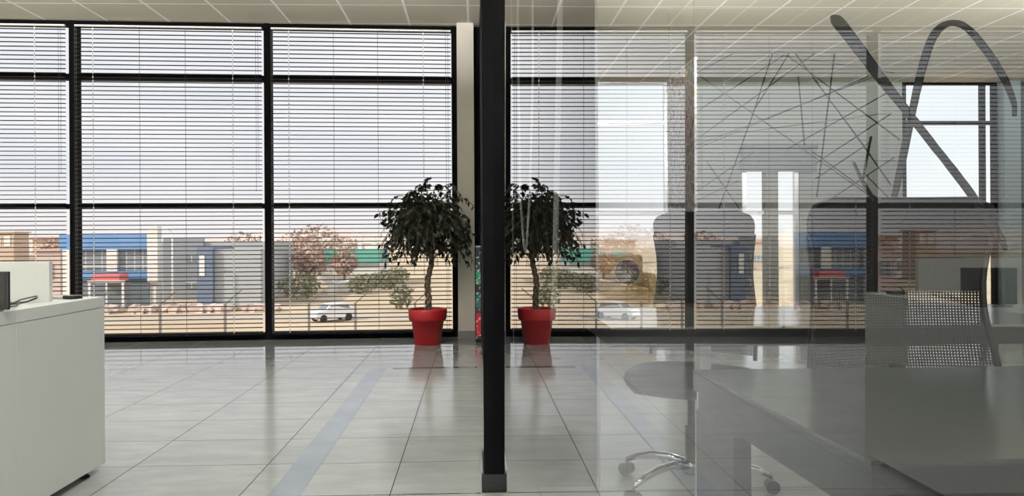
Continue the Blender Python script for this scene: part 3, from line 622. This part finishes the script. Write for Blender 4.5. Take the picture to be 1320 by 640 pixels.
def office_chair(loc, rz, label, w, ztop, zmesh, zlow, arms=True):
    """chair faces local -y (its back is at +y)"""
    t = thing('office_chair', label, 'chair', loc, rz, 'swivel chairs in the meeting room')
    v, nr, nc = back_rows(w, zmesh, ztop, .07, ztop, .05, .20)
    sheet(v, nr, nc, .022).build('backrest', MT['fabric'], t, smooth=False)
    v, nr, nc = back_rows(w, zlow, zmesh, .07, ztop, .05, .205)
    sheet(v, nr, nc, .003).build('lumbar_mesh', MT['mesh'], t)
    # side frames
    for s in (-1, 1):
        pts = []
        for i in range(14):
            z = zlow-.02+(ztop-.08-zlow)*i/13
            W = w*(1-.10*math.sin(min(1, max(0, (ztop-z)/.5))*PI)**2)
            pts.append((s*W, .212+.05*math.sin((z-.55)*5), z))
        MB().tube(pts, .009, 8).build('side_frame', MT['plast'], t, smooth=True)
    MB().tube([(0, .05, .40), (0, .20, .41), (0, .265, .50), (0, .272, .66)], [.022, .022, .02, .018], 8).build('back_bracket', MT['plast'], t, smooth=True)
    sc = MB(); n = 28; rings = [(.80, .425), (.97, .435), (1.0, .455), (.97, .478), (.7, .488), (0.02, .486)]
    for q, z in rings:
        for k in range(n):
            a = 2*PI*k/n; ca, sa = math.cos(a), math.sin(a)
            e = (abs(ca)**3.2+abs(sa)**3.2)**(-1/3.2)
            sc.v.append(Vector((.245*q*ca*e, -.03+.235*q*sa*e, z-(.02 if sa*e < -.8 and q > .8 else 0))))
    for r in range(len(rings)-1):
        for k in range(n): sc.f.append((r*n+k, r*n+(k+1) % n, (r+1)*n+(k+1) % n, (r+1)*n+k))
    sc.f.append(tuple(reversed(range(n)))); sc.f.append(tuple((len(rings)-1)*n+k for k in range(n)))
    sc.build('seat', MT['fabric'], t, smooth=True)
    MB().box(-.09, .09, -.12, .10, .385, .425).build('mechanism', MT['plast'], t, bevel=.01)
    MB().lathe([(.028, .10), (.028, .26), (.018, .262), (.018, .386)], n=18).build('gas_column', MT['plast'], t, smooth=True)
    MB().lathe([(.034, .07), (.036, .115), (.028, .125)], n=18).build('hub', MT['chrome'], t, smooth=True)
    for k in range(5):
        a = 2*PI*k/5+.35; c, s_ = math.cos(a), math.sin(a)
        pts = [(c*r, s_*r, z) for r, z in ((.02, .105), (.10, .118), (.18, .112), (.25, .092), (.30, .068))]
        lg = MB().tube(pts, [.019, .017, .015, .013, .010], 10).build('leg', MT['chrome'], t, smooth=True)
        w_ = MB(); 
        for q in (-.014, .014):
            for r_ in (0,):
                P0 = Vector((c*.305, s_*.305, .028)); dd = Vector((-s_, c, 0))
                w_.tube([P0+dd*(q-.009), P0+dd*(q+.009)], .027, 16)
        w_.tube([(c*.305, s_*.305, .03), (c*.302, s_*.302, .068)], .006, 8)
        w_.build('caster', MT['plast'], lg, smooth=False)
    if arms:
        for s in (-1, 1):
            MB().tube([(s*.20, .0, .41), (s*.275, .0, .43), (s*.285, .01, .52), (s*.285, .02, .63)], .013, 8).build('arm_post', MT['plast'], t, smooth=True)
            MB().box(s*.285-.035, s*.285+.035, -.14, .14, .63, .655).build('armrest', MT['plast'], t, bevel=.01)
    return t
office_chair((.86, 2.90, 0), math.radians(-28), 'black swivel chair with chrome star base behind the far table, smaller in view', .215, 1.118, .72, .52, False)
office_chair((1.14, 1.66, 0), math.radians(3), 'large black chair with perforated lower back between the two tables', .262, 1.108, .855, .60, True)

# tan armchair with a round cushion
t = thing('armchair', 'boxy tan armchair seen through the glass below the bare window', 'armchair', (1.62, 8.85, 0))
MB().box(-.36, .46, .16, .32, .10, .81).build('backrest', MT['tan'], t, bevel=.05, seg=4)
MB().box(-.30, .40, -.36, .17, .24, .44).build('seat', MT['tan'], t, bevel=.03, seg=3)
MB().box(.395, .49, -.38, .30, .10, .60).build('arm', MT['tan'], t, bevel=.03, seg=3)
MB().box(-.40, -.305, -.38, .30, .10, .60).build('arm', MT['tan'], t, bevel=.03, seg=3)
for x in (-.34, .42):
    for y in (-.32, .26): MB().lathe([(.014, 0), (.022, .11)], (x, y, 0), 12).build('leg', MT['bark'], t)
t = thing('round_cushion', 'round navy cushion with white piping and white flower motif on the tan armchair', 'cushion', (1.835, 8.80, .442), 0)
cu = MB().lathe([(.0, -.035), (.10, -.032), (.145, -.012), (.152, 0), (.145, .012), (.10, .032), (0, .035)], n=36, cap=False)
CR = Matrix.Translation((0, 0, .163)) @ Matrix.Rotation(math.radians(82), 4, 'X')
cu.xf(CR).build('cushion_body', MT['navy'], t, smooth=True)
ring = MB(); ring.tube([(.153*math.cos(2*PI*k/36), .153*math.sin(2*PI*k/36), 0) for k in range(37)], .008, 8, False).xf(CR).build('piping', MT['white'], t, smooth=True)
fl = MB()
for k in range(10):
    a = 2*PI*k/10; L_ = .085 if k % 2 else .06
    c, s_ = math.cos(a), math.sin(a)
    fl.tube([(c*.012, s_*.012, .0365), (c*L_, s_*L_, .0345)], [.003, .0018], 5)
    fl.lathe([(.0, .031), (.006, .034), (0, .039)], (c*L_, s_*L_, 0), 8, False)
fl.xf(CR).build('flower_motif', MT['white'], t)

# hanging collage board
t = thing('collage_board', 'tall board covered with small pictures hanging from the meeting room ceiling', 'picture board', (1.90, 6.73, 1.235))
MB().box(0, .02, -.45, .45, 0, 1.31).build('printed_face', MT['collage'], t)
for y in (-.40, .40): MB().tube([(.01, y, 1.31), (.01, y, CH-1.235)], .0015, 6).build('hanging_wire', MT['cord'], t)
MB().box(-.004, .024, -.46, .46, 1.31, 1.325).build('top_edge', MT['railw'], t)

# ------------------------------------------------------------------ outside
GZ = -4.0
def gmat():
    m, nt, out = newmat('sandy_ground')
    tc = N(nt, 'ShaderNodeTexCoord'); sp = N(nt, 'ShaderNodeSeparateXYZ'); nt.links.new(tc.outputs['Object'], sp.inputs[0])
    no = N(nt, 'ShaderNodeTexNoise', i_Scale=.12, i_Detail=8.0, i_Roughness=.6); nt.links.new(tc.outputs['Object'], no.inputs['Vector'])
    n2 = N(nt, 'ShaderNodeTexNoise', i_Scale=1.5, i_Detail=6.0); nt.links.new(tc.outputs['Object'], n2.inputs['Vector'])
    mr = N(nt, 'ShaderNodeMapRange'); mr.inputs[1].default_value = .42; mr.inputs[2].default_value = .6; nt.links.new(no.outputs[0], mr.inputs[0])
    c = mix(nt, mr.outputs[0], (.50, .38, .25), (.60, .49, .35))
    c = mix(nt, M(nt, 'MULTIPLY', n2.outputs[0], .5), c, (.42, .35, .24))
    # a paved lane runs past at y 48..52
    lane = M(nt, 'MULTIPLY', M(nt, 'GREATER_THAN', sp.outputs[1], 47.0), M(nt, 'LESS_THAN', sp.outputs[1], 50.5))
    c = mix(nt, M(nt, 'MULTIPLY', lane, .6), c, (.44, .40, .36))
    b = N(nt, 'ShaderNodeBsdfPrincipled', i_Roughness=.95); nt.links.new(c, b.inputs['Base Color']); nt.links.new(b.outputs[0], out.inputs[0])
    return m
struct(MB().box(-400, 400, -60, 600, GZ-.5, GZ).build('ground', gmat()), 'dry sandy ground stretching away below the windows')
hills = MB(); n = 60
for i in range(n+1):
    x = -420+840*i/n; h = 3+3.5*math.sin(i*.31)+2*math.sin(i*.83+1)+(3 if i < 22 else 0)
    hills.v += [Vector((x, 430, GZ-1)), Vector((x, 445, max(.5, h)))]
for i in range(n+1): hills.v += [Vector((-420+840*i/n, 520, GZ-1))]
for i in range(n):
    hills.f.append((2*i, 2*i+2, 2*i+3, 2*i+1)); hills.f.append((2*i+1, 2*i+3, 2*(n+1)+i+1, 2*(n+1)+i))
struct(hills.build('hills', ramp_mat('hazy_hill', [(.3, (.50, .42, .38)), (.7, (.62, .54, .50))], .03)), 'low hazy hills on the horizon')  # haze is in the pale hill colour

cblue = plain('blue_sheet_cladding', (.15, .30, .56), .5, scale=1)  # distance haze put into these building colours, paled and faded
cwhite = plain('white_render', (.72, .70, .66), .8, scale=.5)
cgrey = plain('dark_grey_cladding', (.27, .29, .31), .6, scale=.6)
cgrey2 = plain('mid_grey_render', (.40, .42, .43), .7, scale=.6)
cnavy = plain('dark_blue_cladding', (.16, .20, .28), .5)
cred = plain('red_awning', (.62, .16, .16), .6)
cteal = plain('green_roof_sheet', (.12, .40, .32), .6)
cpink = plain('pink_brick', (.58, .45, .41), .8, scale=1)
ctan = plain('tan_render', (.55, .42, .32), .8, scale=.5)
croof = plain('terracotta_roof', (.55, .36, .30), .8, scale=2)
cwin = facade_mat('window_grid_dark', (.55, .55, .55), (.22, .25, .27), .62, .80, fx=.86, fz=.88)
cglaz = plain('dark_glazing', (.18, .21, .23), .3)
def bld(name, label, loc, parts, cat='building', rz=0):
    t = thing(name, label, cat, loc, rz)
    for pn, (x0, x1, y0, y1, z0, z1), m in parts: MB().box(x0, x1, y0, y1, z0, z1).build(pn, m, t)
    return t
# showroom with a blue fascia (front at y=58)
bld('showroom_building', 'low showroom with a broad blue fascia and dark glazed front', (-28.4, 58, GZ), [
    ('wall', (-3.1, 3.7, .3, 1.4, 0, 4.5), cwhite),
    ('fascia', (-3.4, 3.7, -.2, .6, 4.45, 5.62), cblue),
    ('lower_fascia', (-3.1, 3.7, -.15, .3, 2.2, 2.75), cblue),
    ('column', (-3.15, -2.65, -.2, .3, 0, 4.45), cwhite), ('column', (.15, .95, -.2, .3, 2.75, 4.45), cwhite),
    ('column', (3.25, 4.05, -.25, .5, 1.9, 6.2), cwhite),
    ('window', (-2.6, .1, .1, .35, 2.8, 4.4), cwin), ('window', (1.0, 3.2, .1, .35, 2.8, 4.4), cwin),
    ('shopfront', (-2.6, 3.2, .15, .35, .1, 2.2), cglaz)])
bld('market_kiosk', 'white framed kiosk with a red awning in front of the blue showroom', (-26.9, 55.5, GZ), [
    ('awning', (-1.0, 1.0, -.6, .8, 2.15, 2.65), cred), ('post', (-1.25, -1.1, -.6, -.5, 0, 2.2), cwhite), ('post', (1.15, 1.3, -.6, -.5, 0, 2.2), cwhite),
    ('post', (0, .1, -.6, -.5, 0, 2.2), cwhite), ('roof_edge', (-1.3, 1.4, -.65, -.55, 2.05, 2.2), cwhite), ('back_wall', (-1.2, 1.2, .7, .8, 0, 2.1), cglaz)], 'kiosk')
bld('warehouse_building', 'long dark grey hall building right of the blue showroom', (-22.0, 64.5, GZ), [
    ('wall', (-4.9, 4.4, 0, 8, 0, 5.0), cgrey2), ('wall_recess', (-4.6, -1.2, -.3, 0, 0, 5.3), cgrey),
    ('window', (-2.7, -1.6, -.36, -.28, 3.3, 3.9), cwin), ('window', (-2.7, -1.6, -.36, -.28, 1.0, 1.6), cwin)])
bld('annex_building', 'dark blue-grey box building in front of the grey hall', (-19.6, 57, GZ), [
    ('end_wall', (-1.5, -.3, 0, 5, 0, 4.6), cnavy), ('wall', (-.3, 3.2, .4, 5, 0, 4.4), cgrey2), ('window', (-1.3, -.9, -.06, .02, 2.4, 4.0), cwhite)])
bld('brick_building', 'pink brick building left of the blue showroom', (-41, 70, GZ), [
    ('wall', (.3, 2.6, 0, 5, 0, 4.2), cpink), ('roof', (.2, 2.7, -.2, 5.2, 4.2, 4.4), croof), ('window', (.7, 2.0, -.06, .02, 1.6, 3.0), cwin)])
bld('tower_building', 'pale square tower with dark openings at the far left', (-55.0, 90, GZ), [
    ('wall', (-2.4, .2, 0, 3, 0, 6.2), ctan), ('window', (-2.0, -1.3, -.06, .02, 4.6, 5.8), cwhite), ('window', (-.9, -.2, -.06, .02, 4.6, 5.8), cwhite), ('roof', (-2.6, .4, -.2, 3.2, 6.2, 6.35), cpink)])
bld('white_building', 'low white building behind the desk end at the left', (-56, 98, GZ), [
    ('wall', (-16, 9, 0, 6, 0, 3.0), cwhite), ('roof', (-16.2, 9.2, -.2, 6.2, 3.0, 3.4), ctan), ('window', (-12, 6, -.06, .02, 1.0, 2.0), cwin)])
bld('green_roof_shed', 'long shed with a flat green roof beyond the bare trees', (-15.0, 86, GZ), [
    ('wall', (-4.2, 4.0, .2, 8, 0, 2.4), cwhite), ('roof', (-4.4, 4.1, -.2, 8, 2.4, 3.95), cteal), ('chimney', (1.4, 1.9, 1, 1.5, 3.95, 5.6), cwhite), ('chimney', (3.0, 3.5, 1, 1.5, 3.95, 5.6), cwhite)])
for i, (x, y, w, h, m, lb) in enumerate([(16, 120, 9, 3.7, cwhite, 'long low white building seen over the tan armchair'), (27, 150, 12, 4.6, ctan, 'tan flat-roofed building in the distance beyond the narrow windows'), (38.5, 112, 4, 3.6, cwhite, 'white block with blue shutters beyond the narrow windows'),
        (46, 118, 4.5, 4.4, ctan, 'taller tan block right of the shuttered white block'), (-24, 140, 14, 4.5, cwhite, 'pale long building behind the bare trees'), (-70, 130, 12, 5.5, ctan, 'tan block on the far left skyline'), (72, 125, 10, 5.0, cwhite, 'white block beyond the right window')]):
    bld('distant_building', lb, (x, y, GZ), [('wall', (-w/2, w/2, 0, 8, 0, h), m), ('roof', (-w/2-.3, w/2+.3, -.3, 8.3, h, h+.5), croof if i % 2 else cwhite), ('window', (-w/2+.8, w/2-.8, -.08, .02, 1.2, 2.4), cwin if i != 2 else cblue)])
# long pale kerb wall and hedge leading away
q = MB(); q.quadbox([(-13.6, 69, GZ), (-12.9, 69, GZ), (-10.7, 85, GZ), (-11.5, 85, GZ), (-13.6, 69, GZ+1.0), (-12.9, 69, GZ+1.0), (-10.7, 85, GZ+1.1), (-11.5, 85, GZ+1.1)])
tag(q.build('boundary_wall', cwhite), 'pale low wall running away towards the green-roofed shed', 'wall')
def foliage(n, rx, ry, rz, zc, s, rnd, shell=.55):
    m = MB()
    for _ in range(n):
        while True:
            p = Vector((rnd.uniform(-1, 1), rnd.uniform(-1, 1), rnd.uniform(-1, 1)))
            if shell < p.length < 1: break
        c = Vector((p.x*rx, p.y*ry, zc+p.z*rz)); a = Vector((rnd.gauss(0, 1), rnd.gauss(0, 1), rnd.gauss(0, 1))).normalized()
        b = a.cross(Vector((rnd.gauss(0, 1), rnd.gauss(0, 1), rnd.gauss(0, 1)))).normalized()
        k = len(m.v); L_ = s*rnd.uniform(.6, 1.3)
        m.v += [c-a*L_, c+b*L_*.4, c+a*L_, c-b*L_*.4]; m.f.append((k, k+1, k+2, k+3))
    return m
def tree(name, x, y, h, r, mat, label, n=420, seed=1, cat='tree', trunk=True, group=None, s=.30):
    rn = random.Random(seed)
    t = thing(name, label, cat, (x, y, GZ), rn.uniform(0, 6), group)
    if trunk:
        b = MB(); b.tube([(0, 0, 0), (.05, 0, h*.4), (0, .05, h*.75)], [.16, .12, .05], 7)
        for k in range(8):
            a = rn.uniform(0, 6.28); b.tube([(0, 0, h*rn.uniform(.25, .5)), (math.cos(a)*r*.5, math.sin(a)*r*.5, h*.65), (math.cos(a)*r*.85, math.sin(a)*r*.85, h*rn.uniform(.7, .95))], [.07, .04, .015], 5)
        b.build('trunk', tbark, t)
    foliage(n, r, r, h*.36 if trunk else h*.5, h*.64 if trunk else h*.5, s, rn, .15).build('crown' if trunk else 'foliage', mat, t)
    return t
tbark = plain('bare_tree_bark', (.20, .15, .12), .9)
tred = ramp_mat('rusty_bare_twigs', [(.3, (.38, .25, .20)), (.7, (.55, .42, .35))], .8)  # lightened twigs, haze put into their colour
tgreen = ramp_mat('dull_green_leaves', [(.3, (.17, .18, .11)), (.7, (.32, .31, .20))], 1.5)
where = ['over the grey hall roof', 'just right of the grey hall', 'left of the second window mullion', 'right of the second window mullion', 'tallest of the rusty row', 'left of the green-roofed shed', 'behind the green-roofed shed', 'at the far left behind the pink building']
for i, (x, y, h, r) in enumerate([(-26.5, 86, 6.2, 2.6), (-15.6, 70.5, 4.6, 1.7), (-19.8, 84, 6.2, 2.7), (-17.6, 77, 5.4, 2.1), (-20.5, 98, 7.3, 3.4), (-14.4, 82.5, 4.3, 1.5), (-19.0, 110, 5.5, 3.0), (-44, 80, 5.6, 2.2)]):
    tree('bare_tree', x, y, h, r, tred, 'rusty brown leafless tree ' + where[i], 520, i+3, group='rusty leafless trees outside')
for i, (x, y, h, r, lb) in enumerate([(-15.0, 64, 2.4, 1.8, 'dark low bush below the rusty trees'), (-10.6, 70, 1.9, 1.5, 'dark green hedge bush at the near end of the pale wall'), (-9.2, 75.5, 2.0, 1.5, 'dark green hedge bush in the middle of the pale wall'), (-8.6, 83, 2.1, 1.4, 'dark green hedge bush at the far end of the pale wall'), (-5.3, 54, 1.9, .9, 'round olive shrub on the sand left of the ficus trunk')]):
    tree('round_bush', x, y, h, r, tgreen, lb, 420 if i < 4 else 200, 40+i, 'bush', False, 'bushes on the sand outside', .24)
# rubble rows
rn = random.Random(5); rb = MB()
for k in range(150):
    x = rn.uniform(-27, -14); y = 53.5+rn.uniform(-1.2, 1.2); s_ = rn.uniform(.15, .42)
    rb.quadbox([(x+rn.uniform(-s_, -s_*.4) if i in (0, 3, 4, 7) else x+rn.uniform(s_*.4, s_), y+(-s_ if i in (0, 1, 4, 5) else s_)*rn.uniform(.5, 1), GZ+(0 if i < 4 else s_*rn.uniform(.8, 1.5))) for i in range(8)])
tag(rb.build('stone_rubble', plain('pale_pink_stone', (.60, .48, .42), .9, scale=2)), 'strip of pale pink rubble stones in front of the grey buildings', 'rubble', kind='stuff')
# fence posts with leaning tops
conc = plain('grey_concrete', (.22, .20, .18), .9)
prev = None
for i, x in enumerate([-15.1, -12.7, -10.47, -8.33, -6.95, -5.55, -4.0, -2.0]):
    pt = MB(); pt.box(-.035, .035, -.035, .035, 0, 2.92); pt.quadbox([(-.03, -.03, 2.90), (.03, -.03, 2.90), (.03, .03, 2.90), (-.03, .03, 2.90), (.52, -.02, 3.38), (.57, -.02, 3.36), (.57, .02, 3.36), (.52, .02, 3.38)])
    o = pt.build('fence_post', conc); o.location = (x, 25, GZ)
    tag(o, 'thin concrete fence post with a leaning top arm, ' + ['hidden behind the white desk', 'just right of the white desk', 'below the blue showroom end', 'below the grey hall', 'left of the second mullion', 'left of the white car', 'right of the white car', 'left of the red pot'][i], 'fence post', 'fence posts below the windows')
t = thing('street_lamp', 'slim white lamp pole in front of the grey hall', 'street lamp', (-22.2, 55.2, GZ))
MB().tube([(0, 0, 0), (0, 0, 5.7)], [.09, .05], 10).build('pole', cwhite, t, smooth=True)
MB().tube([(0, 0, 5.7), (-.35, 0, 5.95), (-.8, 0, 5.98)], .035, 8).build('arm', cwhite, t, smooth=True)
MB().box(-1.2, -.75, -.08, .08, 5.92, 6.0).build('lamp_head', cwhite, t, bevel=.02)
# white hatchback
def car(loc, rz):
    t = thing('car', 'small white hatchback parked on the sand below the windows', 'car', loc, rz)
    body = [(-1.75, .28), (-1.78, .62), (-1.6, .86), (-.95, .93), (-.45, 1.36), (.75, 1.42), (1.35, 1.30), (1.68, .88), (1.74, .5), (1.70, .26)]
    m = MB(); n = len(body)
    for y in (-.78, .78):
        for x, z in body: m.v.append(Vector((x, y*(.86 if z > 1.0 else 1), z)))
    m.f.append(tuple(range(n))); m.f.append(tuple(reversed(range(n, 2*n))))
    for i in range(n): m.f.append((i, (i+1) % n, n+(i+1) % n, n+i))
    m.build('body', plain('white_car_paint', (.78, .78, .78), .25, coat=.5), t, bevel=.05, seg=3)
    g = MB()
    for s in (-1, 1): g.quadbox([(-.75, s*.735, .95), (1.25, s*.735, .98), (1.25, s*.745, .98), (-.75, s*.745, .95), (-.38, s*.69, 1.32), (1.12, s*.69, 1.28), (1.12, s*.70, 1.28), (-.38, s*.70, 1.32)])
    g.build('side_windows', cglaz, t)
    MB().quadbox([(-.98, -.62, .95), (-.98, .62, .95), (-.94, .62, .95), (-.94, -.62, .95), (-.52, -.55, 1.33), (-.52, .55, 1.33), (-.48, .55, 1.33), (-.48, -.55, 1.33)]).build('windscreen', cglaz, t)
    for x in (-1.12, 1.12):
        for s in (-1, 1): MB().tube([(x, s*.66, .30), (x, s*.82, .30)], .30, 20).build('wheel', MT['rubber'], t)
    for s in (-.55, .55): MB().box(-1.80, -1.70, s-.14, s+.14, .60, .74).build('headlamp', MT['silver'], t, bevel=.02)
    t.scale = (.76, .76, .80)
    return t
car((-8.9, 46.5, GZ), math.radians(38))

# ------------------------------------------------------------------ light: overcast bright sky, brighter behind the building
w = bpy.data.worlds.new('sky'); C.world = w; w.use_nodes = True; nt = w.node_tree; nt.nodes.clear()
out = nt.nodes.new('ShaderNodeOutputWorld'); bg = nt.nodes.new('ShaderNodeBackground')
tc = N(nt, 'ShaderNodeTexCoord'); sp = N(nt, 'ShaderNodeSeparateXYZ'); nt.links.new(tc.outputs['Generated'], sp.inputs[0])
mp = N(nt, 'ShaderNodeMapping'); mp.inputs['Scale'].default_value = (2.2, 2.2, 9); nt.links.new(tc.outputs['Generated'], mp.inputs[0])
no = N(nt, 'ShaderNodeTexNoise', i_Scale=2.0, i_Detail=5.0); nt.links.new(mp.outputs[0], no.inputs['Vector'])
mr = N(nt, 'ShaderNodeMapRange'); mr.inputs[1].default_value = .3; mr.inputs[2].default_value = .7; nt.links.new(no.outputs[0], mr.inputs[0])
sky = mix(nt, mr.outputs[0], (.80, .83, .88), (.92, .925, .94))
hz = N(nt, 'ShaderNodeMapRange'); hz.inputs[1].default_value = .0; hz.inputs[2].default_value = .10; nt.links.new(sp.outputs[2], hz.inputs[0])
sky = mix(nt, hz.outputs[0], (.90, .87, .86), sky)
nt.links.new(sky, bg.inputs['Color'])
be = N(nt, 'ShaderNodeMapRange'); be.inputs[1].default_value = .35; be.inputs[2].default_value = -.45; be.inputs[3].default_value = 1.08; be.inputs[4].default_value = 1.3
nt.links.new(sp.outputs[1], be.inputs[0]); nt.links.new(be.outputs[0], bg.inputs['Strength'])
nt.links.new(bg.outputs[0], out.inputs[0])

# unseen pendant lamps, added above and behind the view to brighten the rooms
ledm, lnt, lout = newmat('fill_lamp_diffuser'); em = N(lnt, 'ShaderNodeEmission', i_Strength=1.2); em.inputs[0].default_value = (1, .97, .92, 1); lnt.links.new(em.outputs[0], lout.inputs[0])
def pendant(x, y, label, UP=86, DOWN=34, tilt=0.0):
    z = 2.72
    t = thing('fill_pendant_lamp', label, 'added fill lamp', (x, y, z), 0, 'added pendant lamps out of view')
    MB().box(-.6, .6, -.09, .09, .0, .05).build('housing', MT['railw'], t, bevel=.004)
    MB().box(-.58, .58, -.07, .07, -.004, 0).build('diffuser', ledm, t)
    for q in (-.5, .5): MB().tube([(q, 0, .05), (q, 0, CH-z)], .002, 6).build('suspension_wire', MT['steel'], t)
    for nm, pw, dz, rx in (('fill_uplight', UP, .07, PI-tilt), ('fill_downlight', DOWN, -.01, 0)):
        ld = bpy.data.lights.new(nm, 'AREA'); ld.shape = 'RECTANGLE'; ld.size = 1.15; ld.size_y = .15; ld.energy = pw; ld.color = (1, .975, .93); ld.spread = math.radians(136)
        lo = bpy.data.objects.new(nm, ld); COL.objects.link(lo); lo.parent = t; lo.location = (0, 0, dz); lo.rotation_euler = (rx, 0, 0)
rows = ['first', 'second', 'third']; cols = ['far left', 'left', 'middle', 'right', 'far right']
for j, y in enumerate((4.6, 1.4, -2.6)):
    for i, x in enumerate((-6.6, -3.9, -.75, 1.9, 5.6)):
        if x > 0 and j == 1: continue
        pendant(x, y, 'unseen white bar lamp added as fill light, %s in the %s row from the windows' % (cols[i], rows[j]), (320 if j == 0 else 100) if x > 0 else (185 if j == 0 else 150), 10 if x > 0 else 30, (.9 if x > 0 else .5) if j == 0 else 0)

sl = bpy.data.lights.new('sun', 'SUN'); sl.energy = 4.0; sl.angle = .02; sl.color = (1, .93, .82)
so = bpy.data.objects.new('sun', sl); COL.objects.link(so); so.location = (-30, -20, 40)
so.rotation_euler = Vector((.75, .42, -.62)).to_track_quat('-Z', 'Y').to_euler()
# ------------------------------------------------------------------ camera
cam = bpy.data.cameras.new('camera'); co = bpy.data.objects.new('camera', cam); COL.objects.link(co); C.camera = co
yaw, roll, f = .0353, -.0058, 952.03
fwd = Vector((math.sin(yaw), math.cos(yaw), 0)); ri0 = Vector((math.cos(yaw), -math.sin(yaw), 0)); up0 = Vector((0, 0, 1))
ri = ri0*math.cos(roll)+up0*math.sin(roll); up = up0*math.cos(roll)-ri0*math.sin(roll)
co.matrix_world = Matrix(((ri.x, up.x, -fwd.x, 0), (ri.y, up.y, -fwd.y, 0), (ri.z, up.z, -fwd.z, 1.0), (0, 0, 0, 1)))
cam.sensor_fit = 'HORIZONTAL'; cam.sensor_width = 36; cam.lens = f*36/1320
cam.shift_x = (660-644.64)/1320; cam.shift_y = -(320-309.65)/1320
cam.clip_start = .01; cam.clip_end = 2000
C.view_settings.view_transform = 'Standard'; C.view_settings.look = 'None'
C.view_settings.exposure = 0.16; C.view_settings.gamma = 1; C.view_settings.use_curve_mapping = False
